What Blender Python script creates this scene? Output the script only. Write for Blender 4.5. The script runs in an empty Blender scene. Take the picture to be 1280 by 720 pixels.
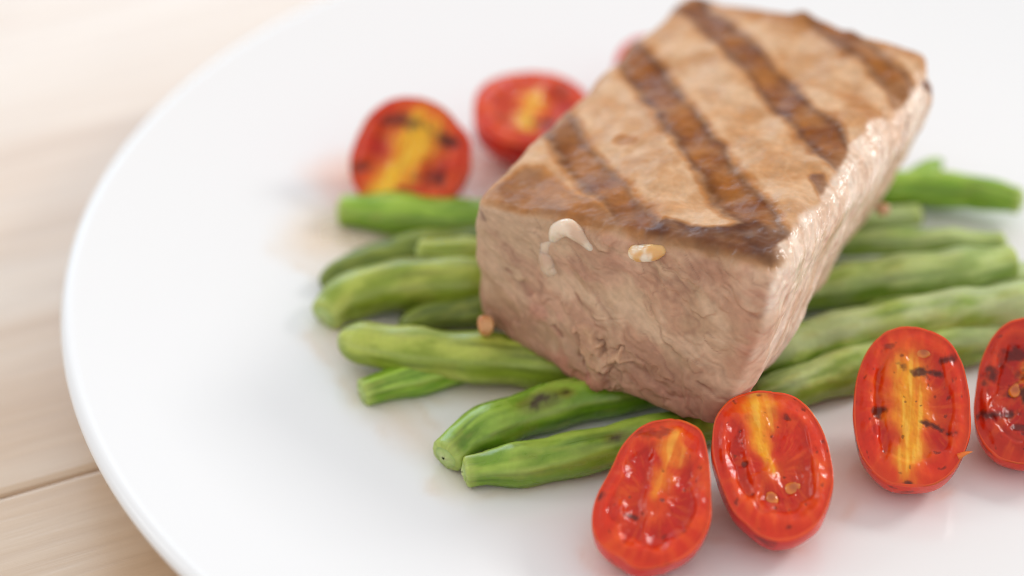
import bpy, math, random
import numpy as np
from mathutils import Vector, Matrix

random.seed(7)
S = bpy.context.scene
COL = S.collection
CM = 0.01

# ------------------------------------------------------------------ camera
PITCH = math.radians(37.0)
FPX = 2489.0                      # focal length in pixels of a 1280 wide frame
DIST = FPX / 65.0                 # cm from the lens to the middle of the plate
cd = bpy.data.cameras.new('camera')
cam = bpy.data.objects.new('camera', cd)
COL.objects.link(cam)
cd.sensor_width = 36.0
cd.lens = FPX / 1280.0 * 36.0
cam.location = (0, -math.cos(PITCH) * DIST * CM, math.sin(PITCH) * DIST * CM)
cam.rotation_euler = (math.pi / 2 - PITCH, 0, 0)
cd.clip_start = 0.01
cd.clip_end = 50
cd.dof.use_dof = True
cd.dof.focus_distance = (DIST - 5.0) * CM
cd.dof.aperture_fstop = 5.4
S.camera = cam

# ------------------------------------------------------------------ world and lamps
W = bpy.data.worlds.new('World')
S.world = W
W.use_nodes = True
bg = W.node_tree.nodes['Background']
bg.inputs[0].default_value = (1.0, 0.985, 0.975, 1)
bg.inputs[1].default_value = 0.79


def area(name, loc, target, sx, sy, power, col):
    l = bpy.data.lights.new(name, 'AREA')
    l.shape = 'RECTANGLE'
    l.size, l.size_y, l.energy, l.color = sx, sy, power, col
    o = bpy.data.objects.new(name, l)
    COL.objects.link(o)
    o.location = loc
    o.rotation_euler = (Vector(target) - Vector(loc)).to_track_quat('-Z', 'Y').to_euler()
    return o


area('window_lamp_right', (0.92, 0.42, 0.60), (0.03, 0, 0.01), 0.28, 0.28, 4.4, (1.0, 0.97, 0.94))
area('window_lamp_back', (-0.45, 1.35, 0.66), (-0.10, 0.05, 0), 0.9, 0.50, 4.4, (0.56, 0.78, 1.0))
area('window_lamp_left', (-0.95, 0.25, 0.75), (0.02, 0, 0.01), 0.25, 0.40, 1.0, (0.98, 0.99, 1.0))
S.view_settings.view_transform = 'Standard'
S.view_settings.look = 'None'
S.view_settings.exposure = 0.10
S.view_settings.gamma = 1.0
S.cycles.filter_width = 0.9
S.cycles.adaptive_threshold = 0.004


# ------------------------------------------------------------------ helpers
def at(px, py, z):
    """point (cm) on the height z that the photograph shows at this pixel"""
    d = np.array([0, math.cos(PITCH), -math.sin(PITCH)])
    up = np.array([0, math.sin(PITCH), math.cos(PITCH)])
    r = d + np.array([1.0, 0, 0]) * (px - 640) / FPX - up * (py - 360) / FPX
    C = np.array([0, -math.cos(PITCH) * DIST, math.sin(PITCH) * DIST])
    return C + r * (z - C[2]) / r[2]


_rng = np.random.RandomState(3)
_PERM = _rng.permutation(256)
_PERM = np.concatenate([_PERM, _PERM, _PERM])
_GR = _rng.normal(size=(256, 3))
_GR /= np.linalg.norm(_GR, axis=1)[:, None]


def pn(x, y, z=0.0):
    """perlin noise, about -1..1"""
    x, y, z = np.broadcast_arrays(np.asarray(x, float), np.asarray(y, float), np.asarray(z, float))
    xi, yi, zi = np.floor(x).astype(int), np.floor(y).astype(int), np.floor(z).astype(int)
    xf, yf, zf = x - xi, y - yi, z - zi
    fade = lambda t: t * t * t * (t * (t * 6 - 15) + 10)
    u, v, w = fade(xf), fade(yf), fade(zf)
    out = 0
    for a in (0, 1):
        for b in (0, 1):
            for c in (0, 1):
                h = _PERM[_PERM[_PERM[(xi + a) & 255] + ((yi + b) & 255)] + ((zi + c) & 255)]
                g = _GR[h]
                dot = g[..., 0] * (xf - a) + g[..., 1] * (yf - b) + g[..., 2] * (zf - c)
                out = out + dot * (u if a else 1 - u) * (v if b else 1 - v) * (w if c else 1 - w)
    return out * 1.6


def fbm(x, y, z=0.0, o=4, g=0.5):
    s, a, f = 0, 1.0, 1.0
    for i in range(o):
        s = s + a * pn(np.asarray(x) * f + 17.3 * i, np.asarray(y) * f + 5.1 * i, np.asarray(z) * f)
        a *= g
        f *= 2.03
    return s


def sstep(a, b, x):
    t = np.clip((np.asarray(x, float) - a) / (b - a), 0, 1)
    return t * t * (3 - 2 * t)


def seg_dist(px, py, pts):
    """distance to a polyline and the position along it 0..1"""
    best = np.full(np.shape(px), 1e9)
    par = np.zeros(np.shape(px))
    n = len(pts) - 1
    for i in range(n):
        ax, ay = pts[i]
        bx, by = pts[i + 1]
        dx, dy = bx - ax, by - ay
        t = np.clip(((px - ax) * dx + (py - ay) * dy) / (dx * dx + dy * dy + 1e-12), 0, 1)
        d = np.hypot(px - ax - t * dx, py - ay - t * dy)
        m = d < best
        best = np.where(m, d, best)
        par = np.where(m, (i + t) / n, par)
    return best, par


def catmull(P, n):
    P = np.asarray(P, float)
    P = np.vstack([2 * P[0] - P[1], P, 2 * P[-1] - P[-2]])
    k = len(P) - 3
    out = []
    for s_ in np.linspace(0, k - 1e-6, n):
        i = int(s_)
        t = s_ - i
        a, b, c, d = P[i:i + 4]
        out.append(0.5 * (2 * b + (c - a) * t + (2 * a - 5 * b + 4 * c - d) * t * t + (3 * b - a - 3 * c + d) * t ** 3))
    return np.array(out)


def poly_sd(px, py, pts):
    """signed distance to a polygon, negative inside"""
    d, _ = seg_dist(px, py, list(pts) + [pts[0]])
    ins = np.zeros(np.shape(px), bool)
    n = len(pts)
    for i in range(n):
        ax, ay = pts[i]
        bx, by = pts[(i + 1) % n]
        c = ((ay > py) != (by > py)) & (px < (bx - ax) * (py - ay) / (by - ay + 1e-12) + ax)
        ins ^= c
    return np.where(ins, -d, d)


def lin(r, g, b):
    c = np.array([r, g, b], float) / 255
    return np.where(c <= 0.04045, c / 12.92, ((c + 0.055) / 1.055) ** 2.4)


def mix(a, b, t):
    t = np.asarray(t)[..., None]
    return a * (1 - t) + b * t


def build(name, V, F, mat, parent=None, col=None, rough=None, smooth=True, wet=None):
    """one mesh object; V in cm, F an (n,4) or (n,3) index array"""
    V = np.asarray(V, float)
    F = np.asarray(F, int)
    me = bpy.data.meshes.new(name)
    me.vertices.add(len(V))
    me.vertices.foreach_set('co', (V * CM).ravel())
    k = F.shape[1]
    me.loops.add(F.size)
    me.loops.foreach_set('vertex_index', F.ravel())
    me.polygons.add(len(F))
    me.polygons.foreach_set('loop_start', np.arange(len(F)) * k)
    me.polygons.foreach_set('use_smooth', np.full(len(F), smooth))
    me.update(calc_edges=True)
    me.validate()
    if col is not None:
        a = me.color_attributes.new('Col', 'FLOAT_COLOR', 'POINT')
        c = np.ones((len(V), 4))
        c[:, :3] = np.clip(col, 0, 1)
        a.data.foreach_set('color', c.ravel())
    if rough is not None:
        a = me.attributes.new('Rough', 'FLOAT', 'POINT')
        a.data.foreach_set('value', np.broadcast_to(np.asarray(rough, float), (len(V),)).copy())
    if wet is not None:
        a = me.attributes.new('Wet', 'FLOAT', 'POINT')
        a.data.foreach_set('value', np.clip(np.asarray(wet, float), 0, 1))
    me.materials.append(mat)
    o = bpy.data.objects.new(name, me)
    COL.objects.link(o)
    if parent is not None:
        o.parent = parent
    return o


def tag(o, label, cat, group=None, kind=None):
    if label:
        o['label'] = label
    if cat:
        o['category'] = cat
    if group:
        o['group'] = group
    if kind:
        o['kind'] = kind
    return o


def empty(name, loc_cm, label, cat, group=None):
    o = bpy.data.objects.new(name, None)
    COL.objects.link(o)
    o.location = Vector(loc_cm) * CM
    o.empty_display_size = 0.005
    return tag(o, label, cat, group)


def grid_faces(n, m, wrap=False):
    """quads of an n x m vertex grid; wrap closes the m direction"""
    i, j = np.meshgrid(np.arange(n - 1), np.arange(m if wrap else m - 1), indexing='ij')
    j2 = (j + 1) % m
    return np.stack([i * m + j, (i + 1) * m + j, (i + 1) * m + j2, i * m + j2], -1).reshape(-1, 4)


def food_mat(name, sss=0.25, radius=(1, 0.35, 0.2), scale=0.002, bump=0.0, bscale=900, bdist=0.0002,
             coat=0.0, rough=0.4, spec=0.5, vary=0.0, aniso=None):
    m = bpy.data.materials.new(name)
    m.use_nodes = True
    nt = m.node_tree
    p = nt.nodes['Principled BSDF']
    at_ = nt.nodes.new('ShaderNodeAttribute')
    at_.attribute_name = 'Col'
    src = at_.outputs['Color']
    tc = nt.nodes.new('ShaderNodeTexCoord')
    if vary:
        nz = nt.nodes.new('ShaderNodeTexNoise')
        nz.inputs['Scale'].default_value = bscale * 0.8
        nz.inputs['Detail'].default_value = 5
        nt.links.new(tc.outputs['Object'], nz.inputs['Vector'])
        hs = nt.nodes.new('ShaderNodeHueSaturation')
        mr = nt.nodes.new('ShaderNodeMapRange')
        mr.inputs['From Min'].default_value, mr.inputs['From Max'].default_value = 0.3, 0.7
        mr.inputs['To Min'].default_value, mr.inputs['To Max'].default_value = 1 - vary, 1 + vary
        nt.links.new(nz.outputs['Fac'], mr.inputs['Value'])
        nt.links.new(mr.outputs['Result'], hs.inputs['Value'])
        nt.links.new(src, hs.inputs['Color'])
        src = hs.outputs['Color']
    nt.links.new(src, p.inputs['Base Color'])
    ra = nt.nodes.new('ShaderNodeAttribute')
    ra.attribute_name = 'Rough'
    nt.links.new(ra.outputs['Fac'], p.inputs['Roughness'])
    p.inputs['Subsurface Weight'].default_value = sss
    p.inputs['Subsurface Radius'].default_value = radius
    p.inputs['Subsurface Scale'].default_value = scale
    p.inputs['Coat Weight'].default_value = coat
    p.inputs['Coat Roughness'].default_value = 0.12
    p.inputs['Specular IOR Level'].default_value = spec
    if bump:
        n2 = nt.nodes.new('ShaderNodeTexNoise')
        n2.inputs['Scale'].default_value = bscale
        n2.inputs['Detail'].default_value = 6
        n2.inputs['Roughness'].default_value = 0.6
        if aniso:
            mp = nt.nodes.new('ShaderNodeMapping')
            mp.inputs['Scale'].default_value = aniso
            nt.links.new(tc.outputs['Object'], mp.inputs['Vector'])
            nt.links.new(mp.outputs['Vector'], n2.inputs['Vector'])
        else:
            nt.links.new(tc.outputs['Object'], n2.inputs['Vector'])
        b = nt.nodes.new('ShaderNodeBump')
        b.inputs['Strength'].default_value = bump
        b.inputs['Distance'].default_value = bdist
        nt.links.new(n2.outputs['Fac'], b.inputs['Height'])
        nt.links.new(b.outputs['Normal'], p.inputs['Normal'])
        nt.links.new(b.outputs['Normal'], p.inputs['Coat Normal'])
    return m


# ------------------------------------------------------------------ the table
TABLE_Z = -0.75


def wood_material():
    m = bpy.data.materials.new('pale_limed_wood')
    m.use_nodes = True
    nt = m.node_tree
    N, L = nt.nodes, nt.links
    p = N['Principled BSDF']
    tc = N.new('ShaderNodeTexCoord')
    oi = N.new('ShaderNodeObjectInfo')
    ad = N.new('ShaderNodeVectorMath'); ad.operation = 'MULTIPLY_ADD'
    ad.inputs[1].default_value = (1, 1, 1)
    sc = N.new('ShaderNodeVectorMath'); sc.operation = 'SCALE'
    cb = N.new('ShaderNodeCombineXYZ')
    L.new(oi.outputs['Random'], cb.inputs[0]); L.new(oi.outputs['Random'], cb.inputs[1])
    L.new(cb.outputs[0], sc.inputs[0]); sc.inputs['Scale'].default_value = 3.0
    L.new(tc.outputs['Object'], ad.inputs[0]); L.new(sc.outputs[0], ad.inputs[2])
    mp = N.new('ShaderNodeMapping'); mp.inputs['Scale'].default_value = (4, 34, 34)
    L.new(ad.outputs[0], mp.inputs['Vector'])
    n1 = N.new('ShaderNodeTexNoise'); n1.inputs['Scale'].default_value = 1.0
    n1.inputs['Detail'].default_value = 6; n1.inputs['Distortion'].default_value = 0.8
    L.new(mp.outputs[0], n1.inputs['Vector'])
    mp2 = N.new('ShaderNodeMapping'); mp2.inputs['Scale'].default_value = (25, 420, 420)
    L.new(ad.outputs[0], mp2.inputs['Vector'])
    n2 = N.new('ShaderNodeTexNoise'); n2.inputs['Scale'].default_value = 1.0; n2.inputs['Detail'].default_value = 5
    L.new(mp2.outputs[0], n2.inputs['Vector'])
    r1 = N.new('ShaderNodeValToRGB')
    e = r1.color_ramp.elements
    e[0].position = 0.30; e[0].color = (*lin(200, 162, 122), 1)
    e[1].position = 0.72; e[1].color = (*lin(228, 207, 184), 1)
    x = e.new(0.50); x.color = (*lin(216, 185, 152), 1)
    L.new(n1.outputs['Fac'], r1.inputs['Fac'])
    mx = N.new('ShaderNodeMixRGB'); mx.blend_type = 'MULTIPLY'; mx.inputs['Fac'].default_value = 0.32
    r2 = N.new('ShaderNodeValToRGB')
    r2.color_ramp.elements[0].position = 0.36; r2.color_ramp.elements[0].color = (0.80, 0.75, 0.70, 1)
    r2.color_ramp.elements[1].position = 0.56; r2.color_ramp.elements[1].color = (1, 1, 1, 1)
    L.new(n2.outputs['Fac'], r2.inputs['Fac'])
    L.new(r1.outputs[0], mx.inputs[1]); L.new(r2.outputs[0], mx.inputs[2])
    L.new(mx.outputs[0], p.inputs['Base Color'])
    p.inputs['Roughness'].default_value = 0.40
    p.inputs['Specular IOR Level'].default_value = 0.8
    p.inputs['Coat Weight'].default_value = 0.8
    p.inputs['Coat Roughness'].default_value = 0.26
    p.inputs['Coat Tint'].default_value = (1, 1, 1, 1)
    b = N.new('ShaderNodeBump'); b.inputs['Strength'].default_value = 0.35; b.inputs['Distance'].default_value = 0.0004
    L.new(n2.outputs['Fac'], b.inputs['Height']); L.new(b.outputs['Normal'], p.inputs['Normal'])
    return m


wood = wood_material()
table = empty('wooden_table', (0, 0, TABLE_Z), 'pale limed wooden table of wide planks under the white plate', 'table')
PL_A = math.atan2(0.70, 1.56)     # the grain runs up to the right
ca, sa = math.cos(PL_A), math.sin(PL_A)


def plank(k, w0, w1):
    n, mm = 60, 9
    rs = np.random.RandomState(40 + k)
    x = np.linspace(-48, 62, n)
    prof = [(-1, -2.1), (-1, -0.10), (-0.997, -0.035), (-0.985, 0), (0, 0.0), (0.985, 0), (0.997, -0.035), (1, -0.10), (1, -2.1)]
    V = []
    for xx in x:
        wob = 0.08 * pn(xx * 0.22, k * 3.3)
        for t, z in prof:
            y = (w0 + w1) / 2 + t * (w1 - w0) / 2 + (wob if abs(t) > 0.9 else 0) * (1 if t < 0 else -1)
            V.append((xx, y, z + 0.02 * pn(xx * 0.3, y * 0.8, k)))
    o = build('plank', np.array(V), grid_faces(n, mm), wood, table, smooth=False)
    o.rotation_euler.z = PL_A
    return o


# the joint seen at the lower left lies 1.0 cm in front of the line through the origin
joint = -sa * -8.1 + ca * -4.65
edges = [joint - 40, joint - 19.6, joint, joint + 21, joint + 42]
for k in range(4):
    plank(k, edges[k] + 0.022, edges[k + 1] - 0.022)
ub = build('underframe_board', [(-48, -26, -2.6), (62, -26, -2.6), (62, 36, -2.6), (-48, 36, -2.6),
                                (-48, -26, -2.15), (62, -26, -2.15), (62, 36, -2.15), (-48, 36, -2.15)],
           [(0, 3, 2, 1), (4, 5, 6, 7), (0, 1, 5, 4), (1, 2, 6, 5), (2, 3, 7, 6), (3, 0, 4, 7)], wood, table, smooth=False)
ub.rotation_euler.z = PL_A

# ------------------------------------------------------------------ the plate
PC = np.array([4.98, 0.05])
PR = 13.33


def plate_z(x, y):
    r = np.hypot(x - PC[0], y - PC[1])
    t = np.clip((r - 6.5) / (PR - 6.5), 0, 1)
    return 1.12 * t ** 1.9


def plate_material():
    m = bpy.data.materials.new('white_glazed_porcelain')
    m.use_nodes = True
    nt = m.node_tree
    p = nt.nodes['Principled BSDF']
    a = nt.nodes.new('ShaderNodeAttribute'); a.attribute_name = 'Col'
    nt.links.new(a.outputs['Color'], p.inputs['Base Color'])
    p.inputs['Roughness'].default_value = 0.22
    p.inputs['Coat Weight'].default_value = 0.25
    p.inputs['Coat Roughness'].default_value = 0.15
    p.inputs['Specular IOR Level'].default_value = 0.45
    return m


def make_plate():
    prof = [(0.0001, 0)]
    for r in np.linspace(0.25, PR - 0.20, 130):
        prof.append((r, float(1.12 * np.clip((r - 6.5) / (PR - 6.5), 0, 1) ** 1.9)))
    zc = prof[-1][1] - 0.135
    for t in np.linspace(80, -95, 14):      # the rounded lip
        prof.append((PR - 0.19 + 0.19 * math.cos(math.radians(t)), zc + 0.14 * math.sin(math.radians(t)) + 0.0))
    for r in np.linspace(PR - 0.6, 8.2, 24):
        prof.append((r, float(1.12 * np.clip((r - 6.5) / (PR - 6.5), 0, 1) ** 1.9) - 0.40 - 0.1 * (PR - r) / PR))
    prof += [(8.1, -0.60), (8.0, -0.74), (7.7, -0.75), (7.5, -0.6), (7.3, -0.45), (0.0001, -0.43)]
    prof = np.array(prof)
    n, m = len(prof), 320
    th = np.linspace(0, 2 * math.pi, m, endpoint=False)
    V = np.zeros((n, m, 3))
    V[..., 0] = PC[0] + prof[:, 0:1] * np.cos(th)
    V[..., 1] = PC[1] + prof[:, 0:1] * np.sin(th)
    V[..., 2] = prof[:, 1:2]
    V = V.reshape(-1, 3)
    col = np.tile(np.array([0.87, 0.87, 0.875]), (len(V), 1))
    o = build('dinner_plate', V, grid_faces(n, m, True)[:, ::-1], plate_material(), None, col)
    return tag(o, 'large round white porcelain plate on the wooden table', 'plate')


plate = make_plate()

# ------------------------------------------------------------------ the steak
TOPC = np.array([(-.76, -2.0, 3.45), (4.34, -4.76, 4.04), (8.44, 1.98, 4.10), (3.62, 5.75, 3.5)])   # A B C D
BOTC = np.array([(-.70, -2.0, .80), (3.56, -5.1, .66), (7.5, 2.3, .95), (3.6, 5.0, .9)])
DIMS = np.array([5.2, 7.5, 2.9])


def make_steak():
    NU, NV, NW = 230, 290, 165
    pts = []
    quads = []
    key = lambda i, j, k: (i * (NV + 1) + j) * (NW + 1) + k
    I, J, K = np.arange(NU + 1), np.arange(NV + 1), np.arange(NW + 1)

    def face(a, b, f, flip):
        A, B = np.meshgrid(a, b, indexing='ij')
        k = f(A, B)
        q = np.stack([k[:-1, :-1], k[1:, :-1], k[1:, 1:], k[:-1, 1:]], -1).reshape(-1, 4)
        quads.append(q[:, ::-1] if flip else q)

    face(I, J, lambda a, b: key(a, b, NW), False)
    face(I, J, lambda a, b: key(a, b, 0 * a), True)
    face(I, K, lambda a, b: key(a, 0 * a, b), False)
    face(I, K, lambda a, b: key(a, 0 * a + NV, b), True)
    face(J, K, lambda a, b: key(0 * a, a, b), True)
    face(J, K, lambda a, b: key(0 * a + NU, a, b), False)
    Q = np.concatenate(quads)
    uq, inv = np.unique(Q, return_inverse=True)
    F = inv.reshape(-1, 4)
    k_ = uq % (NW + 1)
    j_ = (uq // (NW + 1)) % (NV + 1)
    i_ = uq // ((NW + 1) * (NV + 1))
    P = np.stack([i_ / NU, j_ / NV, k_ / NW], -1)
    q = P * DIMS
    u0, v0, w0 = P.T
    # rounding radius: soft at the sides, tighter along the front top edge
    r = 0.25 + 0.16 * (1 - w0) + 0.12 * v0 + 0.42 * sstep(0.5, 1, u0) * sstep(.4, 1, w0) * sstep(-.05, .35, v0)
    r = r * (1 + 0.25 * pn(q[:, 0] * 0.9, q[:, 1] * 0.9, q[:, 2] * 0.9))
    inner = np.clip(q, r[:, None], DIMS - r[:, None])
    d = q - inner
    ln = np.linalg.norm(d, axis=1)[:, None]
    nrm = d / np.maximum(ln, 1e-9)
    pos = inner + nrm * r[:, None]
    u, v, w = np.clip(pos / DIMS, 0, 1).T
    U, Vv, Wz = u[:, None], v[:, None], w[:, None]
    X = lambda C: C[0] * (1 - U) * (1 - Vv) + C[1] * U * (1 - Vv) + C[2] * U * Vv + C[3] * (1 - U) * Vv
    xyz = X(BOTC) * (1 - Wz) + X(TOPC) * Wz
    eu = (TOPC[1] - TOPC[0]) / np.linalg.norm(TOPC[1] - TOPC[0])
    ev = (TOPC[3] - TOPC[0]) / np.linalg.norm(TOPC[3] - TOPC[0])
    ew = np.cross(eu, ev)
    n3 = nrm[:, 0:1] * eu + nrm[:, 1:2] * ev + nrm[:, 2:3] * ew
    n3 /= np.linalg.norm(n3, axis=1)[:, None]
    top = np.clip(nrm[:, 2], 0, 1) ** 1.5
    fr = np.clip(-nrm[:, 1], 0, 1) ** 1.5
    rt = np.clip(nrm[:, 0], 0, 1) ** 1.5
    x, y, z = pos.T
    # big shape: belly of the front face and of its lower edge
    bell = np.sin(np.pi * np.clip(u, 0, 1)) ** 0.8 * (1 - v) ** 3
    xyz = xyz - ev * (0.30 * bell * (1 - w) ** 1.5)[:, None]
    xyz[:, 2] -= 0.20 * bell * (1 - w) ** 1.5 * np.exp(-((u - 0.35) / 0.35) ** 2)
    eu_ = (TOPC[1] - TOPC[0]) / np.linalg.norm(TOPC[1] - TOPC[0])
    xyz = xyz + eu_ * (0.20 * np.sin(np.pi * np.clip(w, 0, 1) ** 0.9) * np.clip(u, 0, 1) ** 5 * (1 - 0.55 * v))[:, None]
    # front right lower corner pulls in, back bottom rises a little
    xyz[:, 2] += 0.05 * fbm(x * 0.7, y * 0.7, 3.0, 2) * w
    disp = 0.12 * fbm(x * 0.6, y * 0.6, z * 0.6, 3)
    disp += 0.012 * fbm(x * 3.2, y * 3.2, z * 3.2, 3)
    edgy = 1 - np.max(np.abs(nrm), axis=1)
    disp += 0.16 * edgy * fbm(x * 1.3, y * 1.3, z * 1.3 + 5, 3)

    # ---- the front face: slanting muscle layers
    wx = x + 0.10 * fbm(x * 1.6, z * 1.6, 7.7, 3)
    wz = z + 0.10 * fbm(x * 1.6 + 9, z * 1.6, 2.2, 3)
    s = (wx * 1.3 - wz * 0.78) / 1.516
    t = (wx * 0.78 + wz * 1.3) / 1.516
    lay = fbm(s * 0.45, t * 2.6, 0.5, 4)
    crk = 1 - np.abs(fbm(s * 0.55 + 3, t * 2.1, 8.1, 3)) * 3.2
    crk = np.clip(crk, 0, 1) ** 3 * sstep(0.0, 0.5, fbm(s * 0.7, t * 0.9, 4.4, 2) + 0.22)
    fine = fbm(s * 3, t * 14, 1.0, 3)
    flk = np.clip(fbm(s * 1.0, t * 2.6, 3.1, 4), -1, 1)
    disp += fr * (0.030 * lay - 0.014 * crk + 0.004 * fine + 0.013 * sstep(0.1, 0.30, flk))
    f = (wx / DIMS[0], wz / DIMS[2])

    def line(pts, wd):
        cp = catmull([(a * DIMS[0], b * DIMS[2], 0) for a, b in pts], 28)[:, :2]
        dd, tt = seg_dist(wx, wz, [tuple(c_) for c_ in cp])
        wv = wd * (0.55 + 0.9 * np.abs(pn(x * 4, z * 4, 1.5))) * (0.35 + np.sin(np.pi * np.clip(tt, 0, 1)) ** 0.6)
        return np.exp(-(dd / np.maximum(wv, 1e-4)) ** 2)

    brk = sstep(-.25, .15, fbm(x * 2.3, z * 2.3, 13.0, 3))
    crev = line([(.137, .58), (.19, .52), (.25, .45), (.30, .36), (.385, .27)], 0.075)
    crev2 = line([(.012, .90), (.06, .83), (.10, .78)], 0.05)
    crev3 = line([(.40, .56), (.50, .42), (.62, .30), (.76, .20), (.92, .05)], 0.03)
    crev4 = line([(.72, .60), (.77, .615), (.81, .59), (.78, .53), (.80, .47), (.90, .36)], 0.035)
    crev5 = line([(.22, .74), (.36, .60), (.48, .48), (.58, .50)], 0.025)
    crev6 = line([(.70, .86), (.745, .84), (.77, .80), (.745, .76)], 0.035)
    crev7 = line([(.86, .30), (.92, .24), (.95, .18)], 0.03)
    allc = np.clip(1.3 * crev / np.maximum(brk, .35) + 0.6 * crev2 + 0.8 * crev3 + 0.4 * crev4 + 0.5 * crev5 + 0.35 * crev6 + crev7, 0, 1.2) * fr * brk
    disp -= 0.03 * allc
    # thin layers that peel: terraces with a crisp edge on one side
    tear = np.zeros(len(x))
    for sd_, th_, amp, fs, ft in ((41.0, .06, .045, .35, .8), (47.0, .22, .035, .45, 1.2), (59.0, .30, .022, .9, 1.9)):
        tn_ = fbm(s * fs, t * ft + .25 * s, sd_, 4, .42)
        disp += fr * 0.8 * amp * sstep(th_ - .012, th_ + .03, tn_) * sstep(1.1, .1, tn_)
        tear = np.maximum(tear, np.exp(-((tn_ - th_ + .03) / .025) ** 2) * sstep(-.1, .35, fbm(x * 1.5, z * 1.5, sd_ + 3, 3)))
    # curled torn rims beside the cracks
    fl_pts = [(.478, .33), (.52, .36), (.56, .27), (.585, .20), (.632, .25), (.655, .30), (.665, .24), (.615, .165),
              (.592, .09), (.62, .02), (.665, .0), (.64, -.03), (.57, -.05), (.545, .03), (.545, .12), (.515, .20)]
    jx = wx + 0.11 * fbm(x * 4, z * 4, 2, 3)
    jz = wz + 0.11 * fbm(x * 4 + 4, z * 4, 2, 3)
    sd = poly_sd(jx, jz, [((a - .05) * DIMS[0], (b * .92 + .09) * DIMS[2]) for a, b in fl_pts])
    flake = sstep(0.025, -0.045, sd) * fr
    ring = np.exp(-((sd - 0.035) / 0.03) ** 2) * fr * (sd > 0) * sstep(-.3, .3, fbm(x * 2, z * 2, 61.0, 2) + (u - .56) * 3)
    disp += 0.10 * flake - 0.07 * ring
    pk, _ = seg_dist(wx, wz, [(.655 * 5.2, .20 * 2.9), (.72 * 5.2, .15 * 2.9), (.84 * 5.2, .15 * 2.9), (.95 * 5.2, .12 * 2.9)])
    pink = np.exp(-(pk / 0.20) ** 2) * fr
    disp += 0.05 * np.clip(fbm(s * 1.6, t * 1.8, 9, 2), -.4, .6) * pink

    # ---- the right side: ragged slanting grain
    a2 = y * 0.55 + z * 0.84
    b2 = y * 0.84 - z * 0.55
    rg = fbm(a2 * 0.8, b2 * 3.0, 5.5, 4)
    rcr = np.clip(1 - np.abs(fbm(a2 * 0.7, b2 * 2.4, 2.5, 3)) * 3, 0, 1) ** 3
    disp += rt * (0.030 * rg - 0.012 * rcr + 0.018 * sstep(0.12, 0.3, fbm(a2 * 1.6, b2 * 3.2, 7.5, 3)))
    disp += rt * w * 0.04 * fbm(y * 2.2, z * 0.8, 3, 3)

    # ---- the seared top
    tu = u + 0.010 * fbm(x * 2.2, y * 2.2, 1.1, 3)
    tv = v + 0.008 * fbm(x * 2.2 + 5, y * 2.2, 6.1, 3)
    bx, by = tu * DIMS[0], tv * DIMS[1]
    sc = lambda pts: [(a * DIMS[0], b * DIMS[1]) for a, b in pts]
    marks = [([(-.05, .375), (.228, .205), (.40, .115), (.58, .0)], 0.36, 0.9),
             ([(-.05, .70), (.16, .575), (.324, .475), (.593, .30), (.80, .165), (.96, .06)], 0.40, 1.0),
             ([(-.05, .985), (.057, .925), (.404, .745), (.636, .611), (.93, .445)], 0.38, 1.0),
             ([(.25, 1.10), (.335, 1.05), (.63, .932), (.975, .765)], 0.36, 0.95)]
    seared = np.zeros(len(x))
    rim = np.zeros(len(x))
    for pts_, wd, st in marks:
        dd, tt = seg_dist(bx, by, sc(pts_))
        wv = wd * (0.93 + 0.30 * pn(x * 1.3, y * 1.3, wd * 30))
        m = sstep(wv + 0.12, wv - 0.14, dd + 0.045 * fbm(x * 4, y * 4, 2.7, 3)) * st
        seared = np.maximum(seared, m)
        rim = np.maximum(rim, np.exp(-((dd - wv * 0.80) / 0.10) ** 2) * st)
    # corner triangle by the front left and the dark front right edge
    tri = sstep(0.08, -0.10, poly_sd(bx, by, sc([(.0, .01), (.05, .155), (.12, .165), (.30, .10), (.45, .05), (.52, .02), (.50, -.05), (0, -.05)])))
    fed = sstep(0.08, -0.06, poly_sd(bx, by, sc([(.60, .075), (.72, .065), (.84, .13), (.97, .12), (.98, -.06), (.62, -.06), (.57, .02)])))
    bck = sstep(0.90, 1.0, v + 0.04 * fbm(x, y, 1, 3)) * 0.8
    d3, _ = seg_dist(bx, by, sc([(.263, .311), (.30, .315)]))
    blot = sstep(0.16, 0.05, d3)
    d4, _ = seg_dist(bx, by, sc([(.90, .35), (.965, .31), (.99, .30)]))
    drip = sstep(0.20, 0.08, d4)
    d5, _ = seg_dist(bx, by, sc([(.80, .70), (.86, .66), (.93, .62)]))
    brn2 = sstep(0.35, 0.0, d5) * 0.35
    d6, _ = seg_dist(bx, by, sc([(0.02, .40), (0.0, .62), (.0, .8), (.03, 1)]))
    ledge = sstep(0.22, 0.0, d6) * 0.55
    seared = np.clip(np.maximum.reduce([seared, tri * 0.75, fed, bck, blot * 0.6, drip, brn2, ledge * (0.6 + pn(x * 2, y * 2))]), 0, 1)
    sT = seared * top
    disp -= 0.030 * sT
    disp += top * (0.014 * fbm(x * 2.4, y * 2.4, 2.0, 3) + 0.0032 * fbm(x * 9, y * 9, 1.0, 2))
    disp += 0.05 * drip * top
    disp += 0.007 * fbm(x * 13, y * 13, z * 13, 2) * sstep(0.4, 0.95, w) * sstep(.84, .97, u)
    nub = np.exp(-((u - .46) / .045) ** 2) * sstep(.93, 1.0, v) * w ** 6
    xyz = xyz + n3 * disp[:, None]
    xyz[:, 2] += 0.22 * nub

    # ---------------- colour of the meat, darker in creases and low on the front
    n1 = fbm(x * 0.9, y * 0.9, z * 0.9, 3)
    nf = fbm(x * 6, y * 6, z * 6, 3)
    body = mix(lin(214, 180, 150), lin(203, 160, 134), sstep(-.4, .5, n1))
    # front
    cf = mix(lin(218, 188, 156), lin(202, 160, 130), sstep(-.45, .45, lay))
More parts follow.
